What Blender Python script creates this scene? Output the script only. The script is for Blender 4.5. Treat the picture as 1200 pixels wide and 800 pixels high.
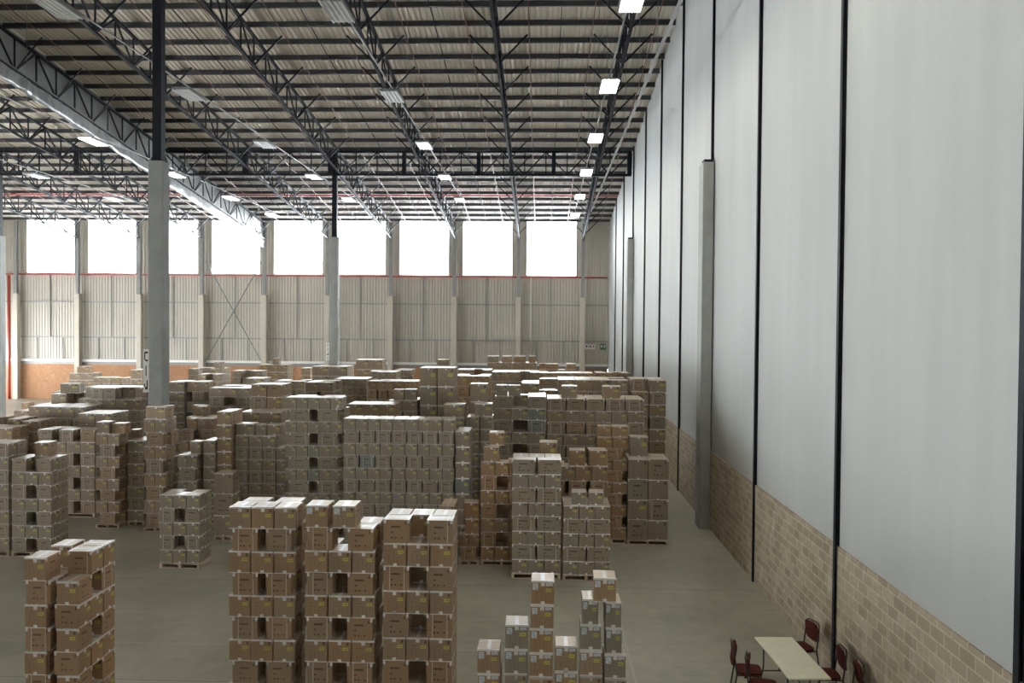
import bpy, bmesh, math, random
from mathutils import Vector, Matrix
from mathutils.bvhtree import BVHTree
S = bpy.context.scene
for o in list(bpy.data.objects): bpy.data.objects.remove(o)
COL = S.collection
R = math.radians
PI = math.pi

# ------------------------------------------------------------------ camera
CAM_H = 6.515
YAW, PITCH, ROLL, FPX = 0.03682, 0.01866, 0.00818, 953.66
fwd = Vector((-math.sin(YAW) * math.cos(PITCH), math.cos(YAW) * math.cos(PITCH), -math.sin(PITCH)))
rgt = Vector((math.cos(YAW), math.sin(YAW), 0))
upv = rgt.cross(fwd)
r2 = rgt * math.cos(ROLL) + upv * math.sin(ROLL)
u2 = -rgt * math.sin(ROLL) + upv * math.cos(ROLL)
cam_d = bpy.data.cameras.new('camera')
cam = bpy.data.objects.new('camera', cam_d)
COL.objects.link(cam)
cam.matrix_world = Matrix(((r2.x, u2.x, -fwd.x, 0), (r2.y, u2.y, -fwd.y, 0), (r2.z, u2.z, -fwd.z, CAM_H), (0, 0, 0, 1)))
cam_d.sensor_width = 36.0
cam_d.lens = FPX / 1200 * 36.0
cam_d.clip_end = 400
S.camera = cam

# ------------------------------------------------------------------ sky and exposure
W = bpy.data.worlds.new('sky')
S.world = W
W.use_nodes = True
bgn = W.node_tree.nodes['Background']
# bright hazy sky, brighter still towards the sun side beyond the end wall; sunlit paving below the horizon
wt = W.node_tree
def wn(t, op=None, a=None, b=None):
    n = wt.nodes.new(t)
    if op: n.operation = op
    for i, q in enumerate((a, b)):
        if q is None: continue
        if isinstance(q, bpy.types.NodeSocket): wt.links.new(q, n.inputs[i])
        else: n.inputs[i].default_value = q
    return n
tc = wn('ShaderNodeTexCoord').outputs['Generated']
dot = wn('ShaderNodeVectorMath', 'DOT_PRODUCT', tc, tuple(Vector((.72, .62, .25)).normalized())).outputs['Value']
lobe = wn('ShaderNodeMath', 'POWER', wn('ShaderNodeMath', 'MAXIMUM', dot, 0.0).outputs[0], 7.0).outputs[0]
sx = wn('ShaderNodeSeparateXYZ', None, tc).outputs[2]
low = wn('ShaderNodeMath', 'LESS_THAN', sx, 0.0).outputs[0]
st_ = wn('ShaderNodeMath', 'ADD', wn('ShaderNodeMath', 'MULTIPLY', lobe, 60.0).outputs[0], wn('ShaderNodeMath', 'MULTIPLY_ADD', low, 11.0).outputs[0])
st_.inputs[0].links[0].from_node.name = 'glow'
ma = st_.inputs[1].links[0].from_node; ma.inputs[2].default_value = 14.0
wt.links.new(st_.outputs[0], bgn.inputs[1])
bgn.inputs[0].default_value = (0.95, 0.98, 1.0, 1)
LAMP = 44.0
S.view_settings.view_transform = 'Standard'
S.view_settings.look = 'None'
S.view_settings.gamma = 1.0
S.view_settings.exposure = 0.62
S.view_settings.use_curve_mapping = False
try:
    S.cycles.max_bounces = 8
    S.cycles.diffuse_bounces = 5
    S.cycles.transparent_max_bounces = 8
    S.cycles.sample_clamp_indirect = 6.0
    S.cycles.use_denoising = True
except Exception:
    pass

# ------------------------------------------------------------------ helpers
class MB:
    """collects boxes, bars and tubes into one mesh"""
    def __init__(s): s.v = []; s.f = []; s.m = []
    def quadbox(s, p, mi=0):
        n = len(s.v); s.v += [tuple(q) for q in p]
        for f in ((0, 3, 2, 1), (4, 5, 6, 7), (0, 1, 5, 4), (1, 2, 6, 5), (2, 3, 7, 6), (3, 0, 4, 7)):
            s.f.append(tuple(n + i for i in f)); s.m.append(mi)
        return s
    def box(s, a, b, mi=0):
        x0, y0, z0 = a; x1, y1, z1 = b
        return s.quadbox([(x0, y0, z0), (x1, y0, z0), (x1, y1, z0), (x0, y1, z0), (x0, y0, z1), (x1, y0, z1), (x1, y1, z1), (x0, y1, z1)], mi)
    def bar(s, a, b, w, h=None, up=(0, 0, 1), mi=0):
        a = Vector(a); b = Vector(b); h = h or w
        d = (b - a).normalized(); u = Vector(up)
        if abs(d.dot(u)) > .98: u = Vector((0, 1, 0))
        x = d.cross(u).normalized(); z = x.cross(d).normalized()
        x *= w / 2; z *= h / 2
        return s.quadbox([a - x - z, a + x - z, b + x - z, b - x - z, a - x + z, a + x + z, b + x + z, b - x + z], mi)
    def tube(s, pts, r, n=8, mi=0, caps=True):
        pts = [Vector(p) for p in pts]; base = len(s.v); k = len(pts)
        for i, p in enumerate(pts):
            if i == 0: d = pts[1] - p
            elif i == k - 1: d = p - pts[i - 1]
            else: d = (pts[i + 1] - p).normalized() + (p - pts[i - 1]).normalized()
            d.normalize()
            u = Vector((0, 0, 1)) if abs(d.z) < .9 else Vector((0, 1, 0))
            x = d.cross(u).normalized(); y = x.cross(d)
            for j in range(n):
                t = 2 * PI * j / n
                s.v.append(tuple(p + x * (r * math.cos(t)) + y * (r * math.sin(t))))
        for i in range(k - 1):
            for j in range(n):
                q = (j + 1) % n
                s.f.append((base + i * n + j, base + i * n + q, base + (i + 1) * n + q, base + (i + 1) * n + j)); s.m.append(mi)
        if caps:
            s.f.append(tuple(base + j for j in reversed(range(n)))); s.m.append(mi)
            s.f.append(tuple(base + (k - 1) * n + j for j in range(n))); s.m.append(mi)
        return s
    def face(s, pts, mi=0):
        n = len(s.v); s.v += [tuple(p) for p in pts]; s.f.append(tuple(range(n, n + len(pts)))); s.m.append(mi)
        return s
    def mesh(s, name, mats):
        me = bpy.data.meshes.new(name)
        me.from_pydata(s.v, [], s.f)
        for m in (mats if isinstance(mats, (list, tuple)) else [mats]): me.materials.append(m)
        if any(s.m): me.polygons.foreach_set('material_index', s.m)
        me.update()
        return me
    def build(s, name, mats, parent=None, smooth=False, loc=(0, 0, 0)):
        me = s.mesh(name, mats)
        if smooth:
            me.polygons.foreach_set('use_smooth', [len(f) == 4 for f in s.f])
        return put(name, me, parent, loc)

def put(name, me, parent=None, loc=(0, 0, 0)):
    o = bpy.data.objects.new(name, me); COL.objects.link(o); o.location = loc
    if parent is not None: o.parent = parent
    return o

def tag(o, label=None, cat=None, group=None, kind=None):
    if label: o['label'] = label
    if cat: o['category'] = cat
    if group: o['group'] = group
    if kind: o['kind'] = kind
    return o

def empty(name, loc=(0, 0, 0), rz=0.0):
    o = bpy.data.objects.new(name, None); COL.objects.link(o)
    o.empty_display_size = .1; o.location = loc; o.rotation_euler = (0, 0, rz)
    return o

def copy_tree(o, parent=None):
    c = o.copy(); COL.objects.link(c)
    if parent is not None: c.parent = parent
    for ch in list(o.children): copy_tree(ch, c)
    return c

def bevel_obj(o, w=.004, seg=2):
    m = o.modifiers.new('edge', 'BEVEL'); m.width = w; m.segments = seg; m.limit_method = 'ANGLE'
    return o

# node graph helpers
class G:
    def __init__(s, name, rough=.6, spec=.4, metal=0.0):
        s.mat = bpy.data.materials.new(name); s.mat.use_nodes = True
        s.nt = s.mat.node_tree; s.n = s.nt.nodes; s.l = s.nt.links
        s.b = s.n['Principled BSDF']
        s.b.inputs['Roughness'].default_value = rough
        s.b.inputs['Specular IOR Level'].default_value = spec
        s.b.inputs['Metallic'].default_value = metal
    def node(s, t, **k):
        n = s.n.new(t)
        for a, v in k.items(): setattr(n, a, v)
        return n
    def val(s, sock, v):
        if isinstance(v, bpy.types.NodeSocket): s.l.new(v, sock)
        else: sock.default_value = v
    def math(s, op, a, b=None, clamp=False):
        n = s.node('ShaderNodeMath', operation=op); n.use_clamp = clamp
        s.val(n.inputs[0], a)
        if b is not None: s.val(n.inputs[1], b)
        return n.outputs[0]
    def mix(s, f, a, b):
        n = s.node('ShaderNodeMix', data_type='RGBA')
        s.val(n.inputs[0], f)
        for i, c in ((6, a), (7, b)):
            if isinstance(c, (tuple, list)): c = (*c[:3], 1)
            s.val(n.inputs[i], c)
        return n.outputs[2]
    def coord(s, which='Object'): return s.node('ShaderNodeTexCoord').outputs[which]
    def sep(s, v):
        n = s.node('ShaderNodeSeparateXYZ'); s.l.new(v, n.inputs[0]); return n.outputs
    def comb(s, x=0.0, y=0.0, z=0.0):
        n = s.node('ShaderNodeCombineXYZ')
        for i, q in enumerate((x, y, z)): s.val(n.inputs[i], q)
        return n.outputs[0]
    def noise(s, v, scale, detail=4, rough=.55):
        n = s.node('ShaderNodeTexNoise'); s.l.new(v, n.inputs['Vector'])
        n.inputs['Scale'].default_value = scale; n.inputs['Detail'].default_value = detail; n.inputs['Roughness'].default_value = rough
        return n.outputs['Fac']
    def ramp(s, f, stops):
        n = s.node('ShaderNodeValToRGB'); s.l.new(f, n.inputs[0]); e = n.color_ramp.elements
        while len(e) < len(stops): e.new(.5)
        for q, (p, c) in zip(e, stops): q.position = p; q.color = (*c, 1) if len(c) == 3 else c
        return n.outputs[0]
    def scalev(s, v, x, y, z):
        n = s.node('ShaderNodeMapping'); s.l.new(v, n.inputs[0]); n.inputs['Scale'].default_value = (x, y, z); return n.outputs[0]
    def col(s, c): s.val(s.b.inputs['Base Color'], (*c, 1) if isinstance(c, tuple) else c); return s
    def bump(s, h, strength=.3, dist=.01):
        n = s.node('ShaderNodeBump'); n.inputs['Strength'].default_value = strength; n.inputs['Distance'].default_value = dist
        s.l.new(h, n.inputs['Height']); s.l.new(n.outputs[0], s.b.inputs['Normal']); return s
    def rect(s, u, v, u0, u1, v0, v1):
        a = s.math('COMPARE', u, (u0 + u1) / 2); a.node.inputs[2].default_value = abs(u1 - u0) / 2
        b = s.math('COMPARE', v, (v0 + v1) / 2); b.node.inputs[2].default_value = abs(v1 - v0) / 2
        return s.math('MULTIPLY', a, b)
    def any(s, *m):
        r = m[0]
        for q in m[1:]: r = s.math('MAXIMUM', r, q)
        return r

def plain(name, c, rough=.5, spec=.4, metal=0.0, var=.12, scale=3.0):
    g = G(name, rough, spec, metal)
    f = g.noise(g.coord(), scale)
    k = lambda q: tuple(min(1, x * q) for x in c)
    g.col(g.ramp(f, [(.25, k(1 - var)), (.75, k(1 + var))]))
    return g.mat

M = {}
# concrete floor, with saw-cut joints and scuffs
g = G('floor_concrete', .38, .35)
c = g.coord(); x, y, z = g.sep(c)
n1 = g.noise(c, .35, 5); n2 = g.noise(c, 2.6, 6); n3 = g.noise(g.scalev(c, .5, 6, 1), 1.0, 3)
base = g.ramp(g.math('ADD', g.math('MULTIPLY', n1, .55), g.math('MULTIPLY', n2, .45)), [(.34, (.27, .266, .216)), (.5, (.345, .338, .275)), (.66, (.42, .408, .335))])
base = g.mix(g.math('MULTIPLY', g.ramp(n3, [(.55, (0, 0, 0)), (.75, (1, 1, 1))]), .25), base, (.15, .15, .13))
jy = g.math('COMPARE', g.math('ABSOLUTE', g.math('SUBTRACT', g.math('FRACT', g.math('DIVIDE', g.math('SUBTRACT', y, 16.2), 1.74)), .5)), .5); jy.node.inputs[2].default_value = .014
lim = g.math('MULTIPLY', g.math('LESS_THAN', x, 1.78), g.math('LESS_THAN', y, 24.0))
base = g.mix(g.math('MULTIPLY', g.math('MULTIPLY', jy, lim), .55), base, (.42, .41, .37))
jx = g.math('COMPARE', x, 1.78); jx.node.inputs[2].default_value = .025
base = g.mix(g.math('MULTIPLY', g.math('MULTIPLY', jx, g.math('LESS_THAN', y, 17.8)), .6), base, (.46, .45, .40))
j2 = g.math('COMPARE', g.math('FRACT', g.math('DIVIDE', g.math('SUBTRACT', y, 17.4), 5.8)), .5); j2.node.inputs[2].default_value = .002
base = g.mix(g.math('MULTIPLY', j2, .7), base, (.09, .09, .075))
g.col(base)
g.val(g.b.inputs['Roughness'], g.math('ADD', g.math('MULTIPLY', n2, .22), .27))
M['floor'] = g.mat

# concrete masonry dado, blocks laid in stretcher bond (u, z)
def masonry(name, axis, c1, c2, mortar, bw, bh, ms=.012, patch=.35):
    g = G(name, .85, .15)
    c = g.coord(); s_ = g.sep(c); vec = g.comb(s_[axis], s_[2], 0.0)
    b = g.node('ShaderNodeTexBrick'); g.l.new(vec, b.inputs['Vector'])
    b.inputs['Color1'].default_value = (*c1, 1); b.inputs['Color2'].default_value = (*c2, 1); b.inputs['Mortar'].default_value = (*mortar, 1)
    b.inputs['Scale'].default_value = 1.0; b.inputs['Mortar Size'].default_value = ms; b.inputs['Mortar Smooth'].default_value = .3
    b.inputs['Brick Width'].default_value = bw; b.inputs['Row Height'].default_value = bh; b.inputs['Bias'].default_value = 0.0
    n = g.noise(c, 6.0, 6); n2 = g.noise(g.scalev(c, 1, 2.2, .8), 1.1, 3)
    k = g.mix(g.math('MULTIPLY', g.ramp(n, [(.3, (0, 0, 0)), (.7, (1, 1, 1))]), .5), b.outputs['Color'], tuple(q * .62 for q in c1))
    k = g.mix(g.math('MULTIPLY', g.ramp(n2, [(.58, (0, 0, 0)), (.70, (1, 1, 1))]), patch), k, (.62, .60, .56))
    g.col(k)
    h = g.math('SUBTRACT', 1.0, b.outputs['Fac'])
    g.bump(g.math('ADD', h, g.math('MULTIPLY', n, .4)), .6, .012)
    return g.mat
M['block'] = masonry('concrete_block', 1, (.46, .395, .295), (.31, .255, .185), (.62, .55, .42), .40, .20, .012, .4)
M['brick'] = masonry('orange_brick', 0, (.50, .27, .15), (.42, .21, .11), (.46, .30, .20), .22, .075, .008, .08)
# white insulated wall panels with faint streaks
g = G('wall_panel', .7, .2)
c = g.coord()
n = g.noise(g.scalev(c, 1, .9, .12), 1.2, 4); n2 = g.noise(c, .22, 3)
g.col(g.mix(g.math('MULTIPLY', n2, .6), g.ramp(n, [(.3, (.41, .43, .428)), (.7, (.475, .492, .49))]), (.455, .472, .47)))
M['panel'] = g.mat
M['clad'] = plain('back_cladding', (.43, .405, .355), .5, .4, 0, .06, .6)
M['roof'] = plain('roof_sheet', (.66, .61, .53), .5, .4, 0, .10, .5)
M['steel'] = plain('navy_steel', (.011, .013, .019), .6, .2, 0, .15, 2)
M['purlin'] = plain('purlin_steel', (.065, .068, .074), .6, .25, 0, .12, 1.5)
M['galv'] = plain('galvanised', (.50, .52, .54), .35, .5, .6, .12, 4)
M['greysteel'] = plain('grey_steel', (.24, .25, .25), .45, .5, 0, .12, 3)
M['redpipe'] = plain('red_pipe', (.40, .055, .04), .4, .5, 0, .1, 3)
M['brownpipe'] = plain('brown_pipe', (.17, .07, .05), .45, .4, 0, .1, 3)
M['black'] = plain('black_steel', (.012, .012, .013), .35, .5, 0, .1, 6)
M['white'] = plain('white_paint', (.78, .78, .76), .4, .5, 0, .04, 3)
M['curtain'] = plain('curtain_sheet', (.30, .305, .31), .4, .4, .15, .25, .8)
g = G('curtain_foil', .32, .5, .25); c = g.coord()
n = g.noise(g.scalev(c, 1, 1.4, .6), 1.6, 5)
g.col(g.ramp(n, [(.3, (.22, .225, .23)), (.7, (.44, .45, .455))])); g.bump(n, .8, .12); M['foil'] = g.mat
g = G('column_concrete', .75, .25); c = g.coord()
n = g.noise(c, 1.3, 6); n2 = g.noise(g.scalev(c, 3, 3, .25), 1, 3)
g.col(g.ramp(g.math('ADD', g.math('MULTIPLY', n, .6), g.math('MULTIPLY', n2, .4)), [(.3, (.27, .285, .28)), (.7, (.40, .415, .40))])); g.bump(n, .2, .01); M['concrete'] = g.mat
M['postconcrete'] = plain('post_concrete', (.50, .475, .41), .7, .25, 0, .1, 1.2)
M['wood'] = plain('pallet_wood', (.56, .46, .33), .75, .2, 0, .25, 7)
M['tabletop'] = plain('table_plastic', (.84, .85, .70), .4, .4, 0, .06, 5)
M['maroon'] = plain('maroon_fabric', (.085, .019, .017), .85, .15, 0, .2, 30)
M['tape'] = plain('clear_tape', (.88, .86, .86), .22, .6, 0, .15, 9)
M['strap'] = plain('white_strap', (.62, .58, .52), .35, .5, 0, .1, 8)
g = G('sticker_yellow', .4, .4); u, v, _ = g.sep(g.coord('UV'))
ink = g.any(g.rect(u, v, .12, .30, .35, .65), g.rect(u, v, .36, .44, .35, .65), g.rect(u, v, .50, .66, .3, .7), g.rect(u, v, .72, .88, .35, .65))
g.col(g.mix(g.math('MULTIPLY', ink, .8), (.62, .58, .13), (.06, .06, .02))); M['sticker'] = g.mat
g = G('paper_white', .5, .3); u, v, _ = g.sep(g.coord('UV'))
ink = g.any(g.rect(u, v, .15, .6, .70, .78), g.rect(u, v, .15, .8, .55, .60), g.rect(u, v, .15, .7, .40, .45), g.rect(u, v, .5, .85, .12, .3))
g.col(g.mix(g.math('MULTIPLY', ink, .6), (.66, .72, .78), (.12, .13, .16))); M['paper'] = g.mat
# emitting lamp lens, and the same lens switched off
def lens(name, e):
    g = G(name, .3, .5); u = g.sep(g.coord())
    if e:
        g.b.inputs['Emission Color'].default_value = (1, .93, .78, 1); g.b.inputs['Emission Strength'].default_value = e
        g.col((.9, .88, .8))
    else: g.col((.42, .43, .42))
    return g.mat
M['lens_on'] = lens('lens_lit', LAMP); M['lens_off'] = lens('lens_unlit', 0)
# clear sheet glazing
g = G('window_glass', .1, .5); out = g.n['Material Output']
tr = g.node('ShaderNodeBsdfTransparent'); tr.inputs[0].default_value = (.95, .97, .98, 1)
gl = g.node('ShaderNodeBsdfGlossy'); gl.inputs['Roughness'].default_value = .15
fr = g.node('ShaderNodeFresnel'); fr.inputs[0].default_value = 1.35
mx = g.node('ShaderNodeMixShader'); g.l.new(fr.outputs[0], mx.inputs[0]); g.l.new(tr.outputs[0], mx.inputs[1]); g.l.new(gl.outputs[0], mx.inputs[2]); g.l.new(mx.outputs[0], out.inputs[0])
M['glass'] = g.mat

# carton board; faces carry a uv from 0 to 1, a 'tint' attribute says how grey or orange the board is
def board(name, kind, marks):
    g = G(name, .5, .35)
    t = g.node('ShaderNodeAttribute'); t.attribute_name = 'tint'; t = t.outputs['Fac']
    c = g.coord(); n = g.noise(c, 3.0, 5)
    k = g.ramp(t, [(0, (.215, .245, .245)), (.05, (.285, .262, .225)), (.35, (.305, .255, .195)), (.7, (.37, .250, .150)), (1, (.40, .235, .12))])
    k = g.mix(g.math('MULTIPLY', n, .35), k, (.24, .19, .13))
    u, v, _ = g.sep(g.coord('UV'))
    if kind == 'end':
        ink = g.any(g.rect(u, v, .18, .46, .64, .68), g.rect(u, v, .20, .24, .12, .55), g.rect(u, v, .30, .33, .10, .40), g.rect(u, v, .20, .46, .52, .55), g.rect(u, v, .43, .46, .10, .55), g.rect(u, v, .60, .63, .10, .42), g.rect(u, v, .46, .62, .10, .13))
        k = g.mix(g.math('MULTIPLY', ink, .32), k, (.09, .06, .035))
        k = g.mix(g.math('MULTIPLY', g.any(g.rect(u, v, .80, .90, .76, .90)), .7), k, (.05, .035, .025))
        if marks:
            k = g.mix(g.math('MULTIPLY', g.any(g.rect(u, v, -1, 2, .93, 2), g.rect(u, v, -1, 2, -1, .05), g.rect(u, v, .44, .56, .80, 2)), .75), k, (.55, .53, .51))
            k = g.mix(g.rect(u, v, .64, .88, .55, .69), k, (.50, .47, .15))
    elif kind == 'side':
        ink = g.any(g.rect(u, v, .28, .64, .655, .735), g.rect(u, v, .28, .37, .42, .49), g.rect(u, v, .28, .36, .19, .27), g.rect(u, v, .42, .50, .19, .27), g.rect(u, v, .55, .57, .19, .24), g.rect(u, v, .66, .73, .19, .27), g.rect(u, v, .82, .88, .78, .90))
        k = g.mix(g.math('MULTIPLY', ink, .72), k, (.05, .032, .022))
        if marks:
            k = g.mix(g.math('MULTIPLY', g.any(g.rect(u, v, .17, .20, -1, 2), g.rect(u, v, .74, .77, -1, 2)), .7), k, (.56, .51, .44))
            k = g.mix(g.math('MULTIPLY', g.any(g.rect(u, v, -1, .05, .8, 2), g.rect(u, v, .95, 2, .8, 2), g.rect(u, v, -1, .05, -1, .08), g.rect(u, v, .95, 2, -1, .08)), .75), k, (.55, .53, .51))
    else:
        k = g.mix(.5, k, (.62, .51, .36)); g.b.inputs['Roughness'].default_value = .36; g.b.inputs['Specular IOR Level'].default_value = .55  # lighter board colour on the tops paints in light from above
        k = g.mix(g.math('MULTIPLY', g.rect(u, v, .492, .508, -1, 2), .8), k, (.08, .055, .035))
        if marks:
            k = g.mix(g.math('MULTIPLY', g.any(g.rect(u, v, .43, .57, -1, 2), g.rect(u, v, -1, 2, -1, .07), g.rect(u, v, -1, 2, .93, 2)), .75), k, (.66, .64, .62))
    g.col(k)
    return g.mat
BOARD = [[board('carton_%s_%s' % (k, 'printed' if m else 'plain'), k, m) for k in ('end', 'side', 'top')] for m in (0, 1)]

# ------------------------------------------------------------------ the hall
XW, YB, XL, Y0 = 5.5, 67.64, -50.0, -6.0          # right wall, back wall, left end, open end behind the camera
JOINT0, JSTEP = 15.26, 5.797                      # right-wall post grid
POST0, POSTSTEP = 3.349, 5.339                    # back-wall posts and rafter trusses, going left
YA, YT = JOINT0 + 2 * JSTEP, JOINT0 + 6 * JSTEP   # the two column lines across the hall
DADO = 2.5
def roofz(y): return 17.55 - .125 * (y - 50.0)

fl = MB().box((XL, Y0, -.25), (XW + .6, YB + .7, 0)).build('floor', M['floor']); tag(fl, 'worn grey green concrete floor with pale saw-cut joint lines', 'floor', kind='structure')

# roof sheeting: ribs run down the slope
m = MB(); xs = []; x = XL; p = .24
while x < XW + .6:
    xs += [(x, 0), (x + .12, 0), (x + .15, .045), (x + .21, .045)]; x += p
for x, d in xs:
    for y in (Y0, YB + .9): m.v.append((x, y, roofz(y) + d))
for i in range(len(xs) - 1):
    a = 2 * i; m.f.append((a, a + 1, a + 3, a + 2)); m.m.append(0)
n = len(m.v)
for x in (XL, XW + .6):
    for y in (Y0, YB + .9): m.v.append((x, y, roofz(y) + .16))
m.f.append((n, n + 1, n + 3, n + 2)); m.m.append(0)
tag(m.build('ceiling', M['roof']), 'ribbed pale steel roof sheeting above the dark purlins', 'ceiling', kind='structure')

# right wall: masonry dado below, white panels above
wr = empty('wall_right'); tag(wr, 'tall white panelled side wall standing on a grey block base', 'wall', kind='structure')
MB().box((XW, Y0, 0), (XW + .3, YB + .6, DADO)).build('masonry_base', M['block'], wr)
m = MB()
a, b = Y0, YB + .6
m.quadbox([(XW + .03, a, DADO), (XW + .25, a, DADO), (XW + .25, b, DADO), (XW + .03, b, DADO), (XW + .03, a, roofz(a)), (XW + .25, a, roofz(a)), (XW + .25, b, roofz(b)), (XW + .03, b, roofz(b))])
m.build('panel_cladding', M['panel'], wr)

ORD = ['first', 'second', 'third', 'fourth', 'fifth', 'sixth', 'seventh', 'eighth', 'ninth', 'tenth', 'eleventh', 'twelfth', 'thirteenth', 'fourteenth', 'fifteenth', 'sixteenth', 'seventeenth', 'eighteenth', 'nineteenth', 'twentieth', 'twenty-first', 'twenty-second', 'twenty-third', 'twenty-fourth']
def wall_post(k):
    y = JOINT0 + JSTEP * k; zt = roofz(y)
    label = {-1: 'dark steel wall post at the right edge of the photo', 0: 'dark steel wall post beside the table and red chairs', 1: 'dark steel wall post, next one behind the post by the table',
             2: 'dark steel wall post rising above the nearer concrete wall pier', 6: 'dark steel wall post rising above the farther concrete wall pier'}.get(k)
    if not label: label = 'dark steel wall post, %s behind the %s concrete wall pier' % (('next' if (k - 2) % 4 == 1 else ORD[(k - 2) % 4 - 1]), 'nearer' if k < 6 else 'farther')
    e = empty('steel_wall_post', (XW, y, 0)); tag(e, label, 'post', 'steel posts on the right wall')
    z0 = 11.97 if k in (2, 6) else 0
    MB().box((-.045, -.055, z0), (-.025, .055, zt)).build('flange', M['steel'], e)
    MB().box((-.025, -.012, z0), (.04, .012, zt)).box((.0, -.075, z0), (.029, -.06, zt)).build('web', M['steel'], e)
for k in range(-1, 9): wall_post(k)
for k, lab in ((2, 'nearer concrete pier standing against the white right wall'), (6, 'farther concrete pier standing against the white right wall')):
    y = JOINT0 + JSTEP * k
    e = empty('concrete_pier', (XW, y, 0)); tag(e, lab, 'pillar', 'concrete piers on the right wall')
    o = MB().box((-.36, -.34, 0), (-.003, .36, 11.86)).build('shaft', M['concrete'], e); bevel_obj(o, .025, 2)
    MB().box((-.30, -.2, 11.86), (-.02, .2, 11.97)).build('cap_plate', M['steel'], e)

# wall behind the viewpoint, and the left end wall, with unseen openings added to let side light in
o = MB().box((XL - .3, Y0 - .3, 0), (XW + .3, Y0, roofz(Y0) + .2)).build('wall_rear', M['clad']); tag(o, kind='structure')
e = empty('wall_left'); tag(e, kind='structure')
DOORH = 3.6
m = MB().quadbox([(XL - .3, Y0, DOORH), (XL, Y0, DOORH), (XL, YB + .6, DOORH), (XL - .3, YB + .6, DOORH), (XL - .3, Y0, roofz(Y0) + .1), (XL, Y0, roofz(Y0) + .1), (XL, YB + .6, roofz(YB) + .1), (XL - .3, YB + .6, roofz(YB) + .1)])
y = Y0
while y < YB + .5:
    m.box((XL - .3, y, 0), (XL, min(y + 1.0, YB + .6), DOORH)); y += 6.0
m.build('cladding', M['clad'], e)

# back wall: orange brick dado, ribbed cladding, piers of cladding between the windows
WB, WT, ZB = 10.73, 15.45, 2.98
YW = YB + .45
wb = empty('wall_back'); tag(wb, 'ribbed grey end wall with a brick base and high windows', 'wall', kind='structure')
MB().box((XL, YW - .02, 0), (XW, YW + .25, ZB)).build('brick_base', M['brick'], wb)
WIN = []
for i in range(9):
    xc = POST0 - POSTSTEP * i
    WIN.append((xc - POSTSTEP + .63, xc - .52))
def ribs(m, x0, x1, z0, z1, y, p=.25, d=.022):
    x = x0; prof = []
    while x < x1 - 1e-6:
        for dx, dy in ((0, 0), (p * .5, 0), (p * .62, d), (p * .88, d)):
            if x + dx <= x1: prof.append((x + dx, dy))
        x += p
    prof.append((x1, 0)); n = len(m.v)
    for q, dy in prof: m.v += [(q, y - dy, z0), (q, y - dy, z1)]
    for i in range(len(prof) - 1):
        a = n + 2 * i; m.f.append((a, a + 2, a + 3, a + 1)); m.m.append(0)
    m.quadbox([(x0, y + .01, z0), (x1, y + .01, z0), (x1, y + .08, z0), (x0, y + .08, z0), (x0, y + .01, z1), (x1, y + .01, z1), (x1, y + .08, z1), (x0, y + .08, z1)])
m = MB(); ribs(m, XL, XW + .029, ZB, WB, YW + .06)
edges = [XW + .029] + [q for w in WIN for q in (w[1], w[0])] + [XL]
for i in range(0, len(edges), 2): ribs(m, edges[i + 1], edges[i], WB, WT, YW + .06)
ribs(m, XL, XW + .029, WT, roofz(YW) - .02, YW + .06)
m.build('cladding', M['clad'], wb)
m = MB()
for z in (8.31, 5.30): m.box((XL, YW - .06, z - .05), (XW, YW - .005, z + .05))
m.build('girt', M['greysteel'], wb)
MB().box((XL, YW - .14, 3.22), (XW, YW - .03, 3.42)).build('sill_rail', M['white'], wb)
MB().box((XL, YW - .05, ZB), (XW, YW - .005, 3.22)).build('flashing', M['greysteel'], wb)
m = MB()
for i in range(9):
    x1 = POST0 - POSTSTEP * i; x0 = x1 - POSTSTEP; c = (x0 + x1) / 2
    m.box((c - .035, YW - .05, 5.3), (c + .035, YW - .002, WB))
    for q in (x0 + POSTSTEP * .29, x0 + POSTSTEP * .71): m.box((q - .03, YW - .05, 3.4), (q + .03, YW - .002, 5.3))
m.build('sag_strut', M['greysteel'], wb)
WINPOS = ['window nearest the right wall', 'second window from the right wall', 'third window from the right wall', 'window just right of the far concrete column', 'window just left of the far concrete column', 'window behind the lower end of the hanging curtain', 'second window left of the hanging curtain end', 'window just left of the near concrete column', 'window second from the left edge of the photo']
for i, (a, b) in enumerate(WIN):
    o = MB().box((a, YW + .10, WB), (b, YW + .115, WT)).build('window_%d' % (i + 1), M['glass'])
    tag(o, 'bright high ' + WINPOS[i], 'window', 'high windows in the end wall', 'structure')
    m = MB()
    m.box((a, YW + .02, WB), (b, YW + .10, WB + .06)).box((a, YW + .02, WT - .06), (b, YW + .10, WT))
    m.box((a, YW + .02, WB), (a + .05, YW + .10, WT)).box((b - .05, YW + .02, WB), (b, YW + .10, WT))
    m.build('window_frame', M['white'], o)

# posts of the end wall, concrete below and steel above
for i in range(10):
    x = POST0 - POSTSTEP * i
    if x < XL: break
    lab = 'end-wall post, %s' % ('nearest the right wall' if i == 0 else '%s from the right wall' % ORD[i])
    e = empty('end_wall_post', (x, YB, 0)); tag(e, 'concrete-and-steel ' + lab, 'post', 'posts along the end wall')
    o = MB().box((-.22, -.2, 0), (.22, .28, 8.96)).build('concrete_shaft', M['postconcrete'], e); bevel_obj(o, .03, 2)
    zt = roofz(YB) - .25
    MB().box((-.13, -.12, 8.96), (.13, -.10, zt)).box((-.13, .10, 8.96), (.13, .12, zt)).box((-.01, -.10, 8.96), (.01, .10, zt)).build('steel_shaft', M['greysteel'], e)

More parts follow.
